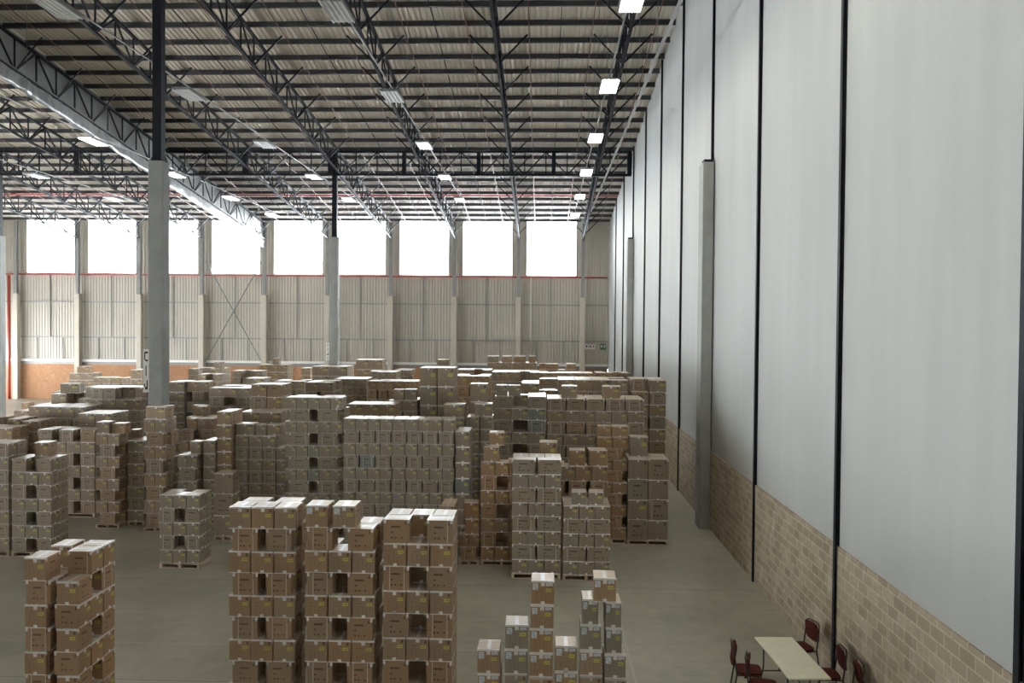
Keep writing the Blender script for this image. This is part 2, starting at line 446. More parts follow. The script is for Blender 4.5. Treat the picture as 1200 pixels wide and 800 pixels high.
# purlins across the hall
NP = 0
PY = [33.11 + 1.553 * k for k in range(-25, 23)]
for y in PY:
    if y > YB + .3 or y < Y0 + .5: continue
    z = roofz(y) - .02
    m = MB().box((XL, -.05, -.03), (XW, .06, 0)).box((XL, -.012, -.19), (XW, .012, -.03)).box((XL, -.05, -.215), (XW, .06, -.19))
    o = m.build('purlin', M['purlin']); o.location = (0, y, z)
    tag(o, kind='structure', group='purlins under the roof')
    NP += 1

# lattice trusses
def lattice(e, P, Q, depth, panels, chord, web, mats, warren=True):
    """P, Q: ends of the top chord (local); depth downwards"""
    P = Vector(P); Q = Vector(Q); D = Vector((0, 0, -depth))
    MB().bar(P, Q, chord, chord * .8).build('top_chord', mats, e)
    MB().bar(P + D, Q + D, chord, chord * .8).build('bottom_chord', mats, e)
    m = MB()
    for k in range(panels + 1):
        a = P.lerp(Q, k / panels)
        if k < panels:
            b = P.lerp(Q, (k + 1) / panels)
            if k % 2 == 0: m.bar(a, b + D, web)
            else: m.bar(a + D, b, web)
        m.bar(a, a + D, web * .9)
    m.build('lattice_web', mats, e)

def rafter(i):
    x = POST0 - POSTSTEP * i
    e = empty('roof_truss', (x, 0, 0))
    names = {0: 'sloping dark roof truss nearest the right wall', 5: 'sloping roof truss carrying the grey hanging curtain'}
    tag(e, names.get(i, 'sloping dark roof truss, %s from the right wall' % ORD[i]), 'truss', 'sloping roof trusses')
    ya, yb = 3.0, YB - .1
    n = 42
    dep = 1.30 if i != 5 else 1.45
    lattice(e, (0, ya, roofz(ya) - .33), (0, yb, roofz(yb) - .33), dep, n, .13, .065, M['steel'])
    if i != 5:
        for k in range(1, n + 1, 2):          # V braces from the bottom nodes up to the purlins
            y = ya + (yb - ya) * k / n
            if y < 22: continue
            z = roofz(y) - .30
            MB().bar((0, y, z - dep), (-1.25, y, z - .02), .065).bar((0, y, z - dep), (1.25, y, z - .02), .065).build('fly_brace', M['steel'], e)
    else:
        for k in range(1, n + 1, 2):
            y = ya + (yb - ya) * k / n
            if y < 22: continue
            z = roofz(y) - .30
            MB().bar((.06, y, z - dep), (1.25, y, z - .02), .05).build('fly_brace', M['steel'], e)
for i in range(9): rafter(i)

# long cross truss on the far column line, one length per column bay
for a, b, lab in ((XL, -34.3, 'level cross truss left of the leftmost column'), (-34.3, -12.95, 'level cross truss between the leftmost and the far concrete column'), (-12.95, XW - .06, 'level cross truss from the far concrete column to the right wall')):
    e = empty('cross_truss', (0, YT, 0)); tag(e, 'deep dark ' + lab, 'truss', 'level cross trusses')
    nb = max(2, round((b - a) / 1.335)); nb += nb % 2
    lattice(e, (a + .09, 0, 17.18), (b - .09, 0, 17.18), 1.40, nb, .17, .075, M['steel'])
    for k in range(4):
        x = b - (b - a) * k / 4 - .22
        MB().box((x - .12, -.12, 15.75), (x + .12, .12, 17.19)).build('hanger_plate', M['steel'], e)

# free-standing columns
def column(x, y, lab):
    e = empty('concrete_column', (x, y, 0)); tag(e, lab, 'column', 'free-standing columns')
    o = MB().box((-.255, -.05, 0), (.255, .46, 11.95)).build('shaft', M['concrete'], e); bevel_obj(o, .03, 2)
    zt = roofz(y) - .3
    m = MB().box((-.15, .05, 11.95), (.15, .07, zt)).box((-.15, .33, 11.95), (.15, .35, zt)).box((-.15, .07, 11.95), (-.13, .33, zt)).box((.13, .07, 11.95), (.15, .33, zt))
    m.build('steel_post', M['steel'], e)
    MB().box((-.22, 0, 11.95), (.22, .40, 11.99)).build('base_plate', M['steel'], e)
    return e
cA = column(-12.95, YA, 'near concrete column with a dark steel top among the stacks')
cB = column(-12.92, YT, 'far concrete column with a thin steel top before the windows')
column(-34.3, YT, 'white lit concrete column at the left edge of the photo')
def strip_sign(x, y, z0, z1, w, lab, glyphs):
    e = empty('column_sign', (x, y, z0)); tag(e, lab, 'sign')
    MB().box((-w / 2, -.012, 0), (w / 2, 0, z1 - z0)).build('plate', M['white'], e)
    m = MB()
    h = (z1 - z0) / len(glyphs)
    for k, gl in enumerate(glyphs):
        zc = (z1 - z0) - h * (k + .5)
        for (a, b, c2, d) in gl: m.box((a * w, -.018, zc + b * h), (c2 * w, -.012, zc + d * h))
    m.build('lettering', M['black'], e)
ONE = [(-.08, -.35, .08, .35)]
VEE = [(-.35, -.1, -.15, .1), (-.15, -.3, .1, -.1), (.1, -.3, .28, .35)]
ARC = [(-.3, -.25, -.12, .3), (-.12, .2, .3, .34), (-.12, -.34, .3, -.22)]
strip_sign(-13.255, YA - .055, 4.2, 5.65, .2, 'white upright sign on the near concrete column', [ARC, ONE, VEE])
strip_sign(-13.27, YT - .055, 4.3, 5.4, .2, 'white upright sign on the far concrete column', [ONE, ONE, VEE, ONE])

# grey curtain hung along one truss, pale foil skirt at its foot
xc = POST0 - POSTSTEP * 5
e = empty('smoke_curtain', (xc, 0, 0)); tag(e, 'grey sheet curtain with pale crumpled skirt along the left truss', 'curtain')
ya, yb = 20.0, YB - .2
m = MB().quadbox([(-.14, ya, roofz(ya) - 1.75), (-.12, ya, roofz(ya) - 1.75), (-.12, yb, roofz(yb) - 1.75), (-.14, yb, roofz(yb) - 1.75), (-.14, ya, roofz(ya) - .03), (-.12, ya, roofz(ya) - .03), (-.12, yb, roofz(yb) - .03), (-.14, yb, roofz(yb) - .03)])
m.build('sheet', M['curtain'], e)
rnd = random.Random(4); m = MB(); N = 120; rows = 5
for i in range(N + 1):
    y = ya + (yb - ya) * i / N
    for j in range(rows):
        z = roofz(y) - 1.70 - .20 * j
        m.v.append((.02 + (rnd.uniform(-.05, .07) if 0 < j else 0), y, z + rnd.uniform(-.02, .02)))
for i in range(N):
    for j in range(rows - 1):
        a = i * rows + j; m.f.append((a, a + 1, a + rows + 1, a + rows)); m.m.append(0)
sk = m.build('skirt', M['foil'], e, smooth=True)
md = sk.modifiers.new('thick', 'SOLIDIFY'); md.thickness = .02
M_ = MB().box((.0, 0, 0), (.09, 1, .07))
MB().bar((.05, ya, roofz(ya) - 1.72), (.05, yb, roofz(yb) - 1.72), .10, .06).build('hem_bar', M['greysteel'], e)

# sprinkler pipes down the slope and the red main across
k = 0
for i in range(9):
    for s_ in (-1.32, 1.32):
        x = POST0 - POSTSTEP * i + s_
        if not XL < x < XW - .2: continue
        if i == 5 and s_ < 0: continue
        o = MB().tube([(0, 6, roofz(6) - .262), (0, YB - .3, roofz(YB - .3) - .262)], .022, 6).build('sprinkler_pipe', M['brownpipe']); o.location.x = x
        tag(o, 'thin brown sprinkler pipe on the %s side of the %s truss from the right wall' % ('left' if s_ < 0 else 'right', ORD[i]), 'pipe', 'sprinkler pipes under the roof'); k += 1
for i in range(8):
    x = POST0 - POSTSTEP * (i + .5)
    o = MB().bar((x, 4, roofz(4) - .20), (x, YB - .3, roofz(YB - .3) - .20), .035).build('sag_rod', M['steel'])
    tag(o, 'dark rod under the roof, midway between the %s and %s trusses from the right wall' % (ORD[i], ORD[i + 1]), 'rod', 'sag rods under the roof')
o = MB().tube([(XL, 0, 0), (XW - .1, 0, 0)], .06, 10).build('fire_main', M['redpipe'], smooth=True); o.location = (0, 59.2, roofz(59.2) - .42)
tag(o, 'long red pipe slung under the far purlins', 'pipe')
o = MB().tube([(XL, 0, 0), (XW - .1, 0, 0)], .055, 10).build('wall_main', M['redpipe'], smooth=True); o.location = (0, YW - .13, WB - .12)
tag(o, 'long red pipe along the end wall just below the windows', 'pipe')
o = MB().tube([(0, 0, 0), (0, 0, 10.5)], .12, 10).build('riser_pipe', M['redpipe'], smooth=True); o.location = (-45.2, YB - .2, 0)
tag(o, 'red upright pipe at the left edge beside the end wall post', 'pipe')
o = MB().tube([(0, 0, 4.0), (0, 0, 14.1)], .05, 8).build('down_pipe', M['white'], smooth=True); o.location = (-.96, YW - .12, 0)
tag(o, 'thin white upright pipe crossing the last window', 'pipe')
e = empty('cable_tray', (3.62, 0, 0)); tag(e, 'long galvanised cable tray running beside the right wall', 'tray')
MB().box((-.045, 14, 15.22), (.045, 66.5, 15.23)).box((-.045, 14, 15.23), (-.035, 66.5, 15.28)).box((.035, 14, 15.23), (.045, 66.5, 15.28)).build('trough', M['galv'], e)
for y in range(16, 62, 5): MB().tube([(-.05, y, 15.22), (-.05, y, roofz(y) - .28)], .008, 5).build('hanger_wire', M['greysteel'], e)

# crossed bracing rods in one bay of the end wall
e = empty('cross_bracing', (0, YW - .30, 0)); tag(e, 'pair of crossed bracing rods on the end wall left of centre', 'bracing')
MB().tube([(-28.43, 0, 11.8), (-23.61, 0, 3.3)], .045, 6).build('rod', M['greysteel'], e)
MB().tube([(-23.61, -.1, 11.8), (-28.43, -.1, 3.3)], .045, 6).build('rod', M['greysteel'], e)

# small safety signs near the corner
def small_sign(x, z, w, h, lab, plates):
    e = empty('safety_sign', (x, YW - .03, z)); tag(e, lab, 'sign', 'safety signs in the corner')
    for (a, wd, mat, ink) in plates:
        MB().box((a, -.012, 0), (a + wd, 0, h)).build('plate', mat, e)
        MB().box((a + wd * .3, -.018, h * .35), (a + wd * .7, -.012, h * .8)).build('symbol', ink, e)
g = plain('sign_green', (.03, .16, .10), .4)
small_sign(3.62, 4.65, .8, .42, 'row of three small white signs on the far corner cladding', [(0, .24, M['white'], M['black']), (.28, .24, M['white'], M['black']), (.56, .24, M['white'], M['redpipe'])])
small_sign(4.85, 4.62, .5, .5, 'small green and white sign tucked into the far corner', [(0, .22, g, M['white']), (.25, .22, g, M['white'])])

# ------------------------------------------------------------------ suspended lights
def make_light(lit):
    e = empty('high_bay_light')
    MB().box((-.33, -.80, .05), (.33, .80, .12)).build('housing', M['greysteel'], e)
    for k in range(5): MB().box((-.315 + .15 * k, -.80, .0), (-.285 + .15 * k, .80, .05)).build('reflector_fin', M['galv'], e)
    for k in range(4): MB().box((-.28 + .15 * k, -.77, .02), (-.17 + .15 * k, .77, .045)).build('lamp_tube', M['lens_on' if lit else 'lens_off'], e)
    MB().box((-.03, -.03, .12), (.03, .03, .32)).build('bracket', M['galv'], e)
    return e
LITP = make_light(True); OFFP = make_light(False)
first = {True: True, False: True}
ROWS = [('right', 2.33, 15.2, [(7.0 + 7.5 * k, True) for k in range(8)]),
        ('middle', -5.85, 15.3, [(22.9 + 8.5 * k, False) for k in range(5)]),
        ('third', -13.7, 15.3, [(22.5 + 8.6 * k, False) for k in range(5)]),
        ('curtain', -21.15, 15.0, [(21.0, False), (37.7, True), (46.2, True), (54.6, True), (63.0, True)]),
        ('left', -29.5, 15.0, [(38.0, False), (46.5, False), (55.0, False), (63.0, False)])]
RNAME = {'right': 'row along the right wall', 'middle': 'row left of the middle truss', 'third': 'row by the near column', 'curtain': 'row beside the grey curtain', 'left': 'row beyond the grey curtain'}
for rn, x, z, items in ROWS:
    for q, (y, lit) in enumerate(items):
        proto = LITP if lit else OFFP
        if first[lit]: o = proto; first[lit] = False
        else: o = copy_tree(proto)
        o.location = (x, y, z - (max(0, y - 24) * .017 if rn == 'right' else 0))
        tag(o, '%s high bay light, %s from far end, %s' % ('lit' if lit else 'unlit', ORD[len(items) - 1 - q], RNAME[rn]), 'light', 'high bay lights')
    e = empty('light_trunking', (x, 0, 0)); tag(e, 'thin pale trunking rail carrying the light %s' % RNAME[rn], 'rail', 'light trunking rails')
    ys, ye = items[0][0] - 1, items[-1][0] + 1
    zz = z + .34
    dz = .017 if rn == 'right' else 0; 
    if dz: MB().bar((0, ys, zz + .005), (0, 24, zz + .005), .045, .04).bar((0, 24, zz + .005), (0, ye, zz + .005 - dz * (ye - 24)), .045, .04).build('rail', M['greysteel'], e)
    else: MB().box((-.022, ys, zz - .02), (.022, ye, zz + .02)).build('rail', M['greysteel'], e)
    y = ys + .5
    while y < ye:
        MB().tube([(.02, y, zz - dz * max(0, y - 24)), (.02, y, roofz(y) - .004)], .007, 5).build('hanger_wire', M['greysteel'], e); y += 6.1

# ------------------------------------------------------------------ table and chairs
t = empty('folding_table', (4.43, 14.42, 0), R(3.2)); tag(t, 'pale folding table with black legs beside the block wall', 'table')
o = MB().box((-.355, -.90, .705), (.355, .90, .74)).build('table_top', M['tabletop'], t); bevel_obj(o, .012, 3)
for sx, sy in ((-1, -1), (1, -1), (-1, 1), (1, 1)):
    MB().tube([(sx * .27, sy * .62, .705), (sx * .27, sy * .62, .30), (sx * .30, sy * .70, 0)], .014, 8).build('leg', M['black'], t, smooth=True)
for sy in (-1, 1):
    MB().tube([(-.27, sy * .62, .22), (.27, sy * .62, .22)], .011, 8).tube([(0, sy * .62, .22), (0, sy * .2, .70)], .010, 8).build('leg_brace', M['black'], t, smooth=True)

def cushion(w, d, h, puff=.02):
    bm = bmesh.new(); bmesh.ops.create_cube(bm, size=1)
    for v in bm.verts: v.co = Vector((v.co.x * w, v.co.y * d, v.co.z * h))
    bmesh.ops.subdivide_edges(bm, edges=bm.edges[:], cuts=6, use_grid_fill=True)
    for v in bm.verts:
        u, q = 2 * v.co.x / w, 2 * v.co.y / d
        r = (abs(u) ** 5 + abs(q) ** 5)
        k = 1 / max(1, r ** .2); v.co.x *= k; v.co.y *= k
        v.co.z += (1 if v.co.z > 0 else -.6) * puff * (1 - u * u) * (1 - q * q) - (.012 if abs(v.co.z) > h * .4 and max(abs(u), abs(q)) > .9 else 0) * (1 if v.co.z > 0 else -1)
    me = bpy.data.meshes.new('cushion'); bm.to_mesh(me); bm.free()
    me.polygons.foreach_set('use_smooth', [True] * len(me.polygons)); me.materials.append(M['maroon'])
    return me
def make_chair():
    e = empty('stacking_chair')                       # faces +x
    s_ = put('seat', cushion(.43, .42, .055), e, (.02, 0, .455))
    b_ = put('backrest', cushion(.37, .385, .045, .012), e, (-.243, 0, .745)); b_.rotation_euler = (0, R(-81), 0)
    MB().box((-.18, -.18, .415), (.21, .18, .43)).build('seat_pan', M['black'], e)
    for s2 in (-1, 1):
        MB().tube([(-.265, s2 * .19, .90), (-.245, s2 * .205, .72), (-.205, s2 * .205, .44), (-.24, s2 * .21, .22), (-.27, s2 * .215, 0)], .0145, 8).build('leg', M['black'], e, smooth=True)
        MB().tube([(-.20, s2 * .205, .425), (.19, s2 * .205, .425), (.215, s2 * .205, .38), (.235, s2 * .21, 0)], .0145, 8).build('leg', M['black'], e, smooth=True)
    MB().tube([(-.265, -.19, .90), (-.275, -.13, .935), (-.275, .13, .935), (-.265, .19, .90)], .0145, 8).build('top_rail', M['black'], e, smooth=True)
    return e
CH = make_chair()
for i, (x, y, rz, lab) in enumerate([
    (4.98, 15.60, 196, 'dark red padded chair at the far right corner of the table'),
    (5.06, 14.40, 180, 'dark red padded chair beside the wall, middle of the table right side'),
    (5.12, 13.78, 176, 'dark red padded chair nearest the camera on the wall side'),
    (3.70, 14.50, -6, 'dark red padded chair pulled out on the left of the table'),
    (3.80, 13.90, -17, 'dark red padded chair nearest the camera on the table left side')]):
    o = CH if i == 0 else copy_tree(CH)
    o.location = (x, y, 0); o.rotation_euler = (0, 0, R(rz)); tag(o, lab, 'chair', 'red chairs round the table')

# ------------------------------------------------------------------ cartons
# name, left x, front y, width, cartons across, carton length, carton height, layers, rows deep, pattern, tint, on a pallet, loose cartons on top (x, width, top z, setback)
STACKS = [
  ('F1',-7.75,11.9,0.84,2,0.4,0.3562,8,3,'Q',0.8,1,[]),
  ('F2',-4.92,12.6,1.08,3,0.42,0.35,10,2,'R',0.7,1,[]),
  ('F3',-3.7,12.6,1.12,3,0.42,0.354,10,2,'R',0.7,1,[]),
  ('F4',-2.46,12.6,1.1,3,0.42,0.3711,9,2,'R',0.7,1,[]),
  ('M1',-10.13,21.2,1.09,3,0.41,0.366,5,2,'R',0.3,1,[]),
  ('ML1',-14.7,22,1.14,3,0.43,0.3714,7,2,'R',0.35,1,[(-14.27,0.42,3.14,0.35)]),
  ('ML0',-15.91,22,1.14,3,0.43,0.3762,8,2,'R',0.35,1,[]),
  ('Lb',-14.1,25.2,0.77,2,0.5,0.3587,8,2,'R',0.5,1,[(-14.07,0.41,3.39,0),(-13.65,0.44,3.33,0.1)]),
  ('Lc',-13.29,25.6,0.56,1,0.5,0.3729,7,2,'R',0.25,1,[(-13.43,0.28,3.04,0.5)]),
  ('Ld',-12.41,24.9,0.73,2,0.55,0.4238,8,2,'R',0.5,1,[(-12.33,0.68,3.93,0.0)]),
  ('Le',-11.28,24.8,0.62,2,0.5,0.4067,6,2,'R',0.2,0,[(-10.96,0.35,2.84,0.2)]),
  ('Lf',-10.56,25,0.38,1,0.42,0.41,7,2,'C',0.3,0,[]),
  ('Lg',-10.17,25.1,0.47,1,0.5,0.4189,9,2,'C',0.6,0,[]),
  ('Lh',-9.82,24.0,0.6,1,0.6,0.6333,3,1,'C',0.35,1,[]),
  ('La',-16.86,26.6,1.95,4,0.5,0.3986,7,2,'R',0.45,1,[]),
  ('M4',-9.67,25.3,1.31,3,0.43,0.375,8,2,'R',0.25,0,[(-9.66,0.57,3.37,0.05),(-9.03,0.33,3.35,0.1),(-8.67,0.44,3.35,0.1)]),
  ('M4s',-8.32,25.2,0.29,1,0.4,0.3757,7,2,'C',0.2,0,[]),
  ('M5',-7.72,24.2,1.74,5,0.62,0.3608,12,2,'R',0.2,0,[]),
  ('M6',-5.66,23,3.21,9,0.43,0.35,11,2,'R',0.2,0,[]),
  ('M7',-2.41,22.8,0.41,1,0.5,0.4438,8,2,'C',0.05,0,[]),
  ('M8x',-2.61,21.05,0.38,1,0.45,0.366,5,2,'C',0.8,0,[]),
  ('M8a',-2.23,22,0.58,2,0.4,0.35,2,2,'R',0.75,1,[(-2.07,0.39,1.26,0.02),(-2.08,0.4,1.72,0.02)]),
  ('M8b',-1.62,22,1.14,3,0.43,0.3843,7,2,'R',0.8,1,[(-1.55,0.44,3.25,0),(-1.43,0.42,3.61,0.25)]),
  ('M9a',-0.74,20.9,1.27,3,0.62,0.3687,8,2,'R',0.3,1,[]),
  ('M9b',0.58,20.85,1.22,3,0.6,0.358,5,2,'R',0.35,1,[(0.8,0.39,2.28,0.05),(1.24,0.39,2.28,0.05)]),
  ('M9c',-0.43,22.9,2.33,5,0.5,0.4333,6,2,'R',0.7,0,[(-0.05,0.53,3.46,0.3),(0.79,0.46,3.05,0.0),(1.32,0.53,3.06,0.0)]),
  ('M11',1.69,24.5,0.91,2,0.62,0.3411,9,2,'R',0.85,1,[(1.69,0.43,3.54,0),(2.12,0.51,3.55,0)]),
  ('M10',2.61,24.4,1.21,2,0.61,0.6075,4,2,'C',0.35,1,[(2.7,0.57,3.2,0.45)]),
  ('R1a',-1.51,26.3,1.66,3,0.6,0.3864,11,3,'R',0.2,0,[(-1.48,0.38,4.61,0),(-1.08,0.4,4.61,0)]),
  ('R1b',0.18,26.3,3.13,6,0.6,0.3809,11,3,'R',0.45,0,[(0.65,0.52,4.6,0.1),(1.97,0.6,4.61,0.1)]),
  ('M12',3.15,28.4,1.18,2,0.57,0.4264,11,3,'R',0.5,0,[]),
  ('R2a',-0.72,28.8,0.64,1,0.6,0.4091,11,3,'C',0.4,0,[]),
  ('R2b',0.58,28.8,2.47,4,0.6,0.4227,11,3,'R',0.45,0,[]),
  ('R3a',-2.01,32.6,1.91,5,0.6,0.39,12,3,'R',0.4,0,[]),
  ('R3b',-0.09,33,0.79,2,0.6,0.3667,12,2,'R',0.6,0,[]),
  ('R3c',-0.08,30.9,0.74,2,0.5,0.3727,11,2,'R',0.5,0,[]),
  ('R4a',-0.12,41,2.7,6,0.5,0.3492,12,3,'R',0.7,0,[]),
  ('R4b',2.71,41,1.71,4,0.5,0.3517,12,3,'R',0.6,0,[]),
  ('R5a',-3.02,45,2.74,4,0.6,0.375,12,3,'R',0.5,0,[(-3.0,0.62,4.86,0),(-2.22,0.57,4.87,0),(-1.56,0.66,4.87,0),(-0.73,0.4,4.88,0)]),
  ('R5b',-0.15,50,1.57,4,0.5,0.3525,12,2,'R',0.8,0,[]),
  ('R5c',1.52,50,0.58,1,0.5,0.3542,12,2,'C',0.8,0,[]),
  ('R6',-4.1,39,1.69,4,0.5,0.3675,12,3,'R',0.6,0,[]),
  ('C1',-4.11,27.3,1.18,2,0.57,0.6375,8,2,'C',0.3,0,[]),
  ('C2',-3.18,30,1.26,3,0.5,0.3892,12,3,'R',0.8,0,[]),
  ('C3',-2.28,25.9,0.56,1,0.5,0.585,8,1,'C',0.4,0,[]),
  ('C3a',-2.98,24.7,0.65,1,0.5,0.413,10,1,'C',0.3,0,[]),
  ('C3b',-2.26,24.6,0.78,2,0.45,0.376,10,2,'C',0.2,0,[(-2.04,0.55,4.16,0.1)]),
  ('C4',-5.14,27.1,0.98,2,0.47,0.3636,11,3,'R',0.3,0,[(-4.97,0.35,4.37,0),(-4.61,0.4,4.37,0.1)]),
  ('C4b',-6.16,25.6,1.53,3,0.5,0.401,10,2,'R',0.55,0,[]),
  ('C5',-7.64,35.5,2.22,6,0.4,0.407,10,3,'R',0.7,0,[]),
  ('C6',-8.83,41,1.44,3,0.5,0.3773,11,3,'R',0.3,0,[]),
  ('C7',-10.71,46.5,1.54,2,0.6,0.5662,8,2,'C',0.5,0,[]),
  ('C8',-8.34,46,0.93,2,0.5,0.3627,11,3,'R',0.4,0,[]),
  ('C9',-6.6,51,0.75,1,0.6,0.3658,12,2,'C',0.6,0,[]),
  ('C10',-9.41,36.5,1.51,3,0.5,0.3709,11,3,'R',0.4,0,[]),
  ('C11',-10.12,34.5,1.19,2,0.5,0.405,10,3,'R',0.35,0,[]),
  ('C12',-12.48,37.5,1.44,3,0.45,0.388,10,3,'R',0.4,0,[]),
  ('C13',-13.67,48,2.11,2,0.6,0.5771,7,3,'C',0.4,0,[]),
  ('C13b',-15.23,51,0.6,1,0.6,0.4712,8,2,'C',0.6,0,[]),
  ('C14',-18.67,53,1.93,3,0.6,0.4825,8,2,'C',0.6,0,[(-17.76,0.45,4.29,0)]),
  ('C15',-22.04,50,1.95,3,0.6,0.4133,9,3,'R',0.4,0,[(-20.42,0.49,4.14,0)]),
  ('C16',-17.74,46,1.68,3,0.5,0.385,10,2,'R',0.35,0,[]),
  ('C16b',-15.47,42,0.95,1,0.6,0.41,9,2,'C',0.4,0,[]),
  ('C16c',-18.87,44,1.24,3,0.6,0.4178,9,2,'R',0.4,0,[]),
  ('C17a',-15.17,32.5,0.67,1,0.6,0.415,10,2,'C',0.3,0,[]),
  ('C17b',-14.44,32.6,0.92,2,0.5,0.416,10,2,'R',0.35,0,[]),
  ('C18',-13.07,31.5,1.64,3,0.6,0.3645,11,3,'R',0.3,0,[]),
  ('C18b',-10.24,28.3,1.12,2,0.55,0.44,10,2,'C',0.5,0,[]),
  ('C19',-13.05,29.4,1.08,3,0.5,0.3867,9,2,'R',0.55,0,[]),
  ('C19b',-12.73,28.2,1.22,4,0.5,0.3975,8,2,'R',0.6,0,[]),
  ('C20',-10.08,26.9,1.39,2,0.55,0.3978,9,2,'C',0.4,0,[]),
  ('L1',-29.06,49,1.44,2,0.6,0.4275,8,2,'C',0.6,0,[(-28.58,0.8,3.84,0)]),
  ('L2',-27.0,48,2.25,4,0.5,0.36,9,2,'R',0.5,0,[]),
  ('L3',-23.93,46.5,0.66,1,0.6,0.5443,7,2,'C',0.5,0,[]),
  ('L4',-20.61,32.4,1.89,3,0.6,0.4525,8,3,'R',0.3,0,[(-19.73,0.78,4.03,0.2)]),
  ('L5',-18.28,31.4,2.53,5,0.5,0.44,9,3,'R',0.35,0,[]),
  ('L6',-18.86,29.2,2.14,5,0.5,0.4288,8,3,'R',0.35,0,[]),
  ('L7',-19.44,27.6,1.34,3,0.5,0.395,8,2,'R',0.6,0,[]),
  ('L7b',-18.07,27.6,0.61,1,0.6,0.3862,8,2,'C',0.6,0,[]),
  ('L7c',-20.34,30.6,0.68,1,0.6,0.4443,7,2,'C',0.5,0,[]),
  ('L8',-16.22,27.9,1.19,2,0.6,0.4188,8,2,'R',0.3,0,[]),
  ('L9',-29.46,45,0.39,1,0.6,0.394,5,1,'C',0.9,0,[]),
  ('L10',-19.84,26.5,2.17,5,0.5,0.4271,7,2,'R',0.6,0,[]),
]

PHRASE = {
 'F1': 'far-left foreground stack', 'F2': 'left of three tall foreground stacks', 'F3': 'middle of three tall foreground stacks', 'F4': 'right of three tall foreground stacks',
 'M1': 'small palletised stack standing alone', 'ML1': 'left-edge stack with one loose carton on top', 'ML0': 'stack cut off by left photo edge',
 'La': 'wide shaded stack behind left-edge stack', 'Lb': 'back-left stack with bluish top carton', 'Lc': 'narrow grey stack left of column foot', 'Ld': 'tall stack before near column',
 'Le': 'grey stack behind small lone stack', 'Lf': 'slim stack behind small lone stack', 'Lg': 'tall single column behind lone stack', 'Lh': 'strapped wrapped column behind lone stack',
 'M4': 'grey stack left of white-stickered block', 'M4s': 'slim column left of white-stickered block', 'M5': 'tall white-stickered block with gaps', 'M6': 'long central wall of cartons',
 'M7': 'bluish column ending long central wall', 'M8x': 'short orange column behind right foreground stack', 'M8a': 'low orange stack with empty slots', 'M8b': 'orange stack left of grey pallet pair',
 'M9a': 'left of grey pallet pair', 'M9b': 'right of grey pallet pair', 'M9c': 'orange block behind grey pallet pair', 'M11': 'dark orange stack beside large cartons', 'M10': 'large-carton stack nearest right wall',
 'R1a': 'grey block above orange stack', 'R1b': 'long strapped block behind large cartons', 'M12': 'tall rear stack nearest right wall', 'R2b': 'rear right block under wall pier', 'C3a': 'single column behind long central wall', 'C3b': 'bluish pair behind long central wall',
 'C1': 'tall large-carton pair at centre rear', 'C3': 'lone tall column right of centre rear', 'C4': 'block behind long central wall', 'C4b': 'loose cartons above long central wall', 'C20': 'stack right of tall single column', 'C18b': 'twin columns left of white-stickered block',
 'L4': 'left rear block beside brick base', 'L5': 'left rear block before near column', 'L6': 'left rear block with dark slots', 'L7': 'dark brown stack at left edge', 'L10': 'brown stack behind left photo edge', 'L8': 'grey stack below left rear block', 'L7b': 'brown column at left rear',
 'C19': 'dark stack right of near column', 'C19b': 'lower dark stack right of near column', 'C17a': 'rear column right of near column', 'C17b': 'rear pair right of near column', 'C18': 'wide rear block right of near column'}
INSET = {'F2': .06, 'F3': .03, 'M6': .03, 'M5': .13}
TOPB = {'F4', 'ML1', 'ML0', 'M9a', 'R1b', 'R1a', 'L5', 'La'}
KEEP = {'F3': {(0, 0, 0), (0, 0, 1), (1, 0, 0), (1, 0, 1), (1, 1, 2)}}      # partial layers: (layer from top, row, place) that exist
DROP = {'F1': {(0, 2, 0)}, 'M10': set(), 'M5': {(0, 1, 3)}}
rnd = random.Random(11)

CARTONS = []          # dict: size, matrix, tint, label, group, stack
def add(size, x, y, z, rz, tint, st, label, h=None):
    for cut in ('brown ', 'sticker end out, ', 'printed side out, '):
        if len(label.split()) > 16: label = label.replace(cut, '', 1)
    CARTONS.append(dict(size=size, loc=(x, y, z), rz=rz, tint=tint, st=st, label=label))
PLACE = {1: [''], 2: ['left', 'right'], 3: ['left', 'middle', 'right'], 4: ['far left', 'mid-left', 'mid-right', 'far right']}
def place(i, n): return PLACE[n][i] if n in PLACE else ('left end' if i == 0 else 'right end' if i == n - 1 else '%s from left' % ORD[i])
def layer_word(k): return 'top layer' if k == 0 else '%s layer down' % ORD[k]
def quarter(x): return PI / 2 if x < 0 else -PI / 2
def row_word(r, rows): return 'front' if r == 0 else 'rear' if r == 1 else 'second rear'

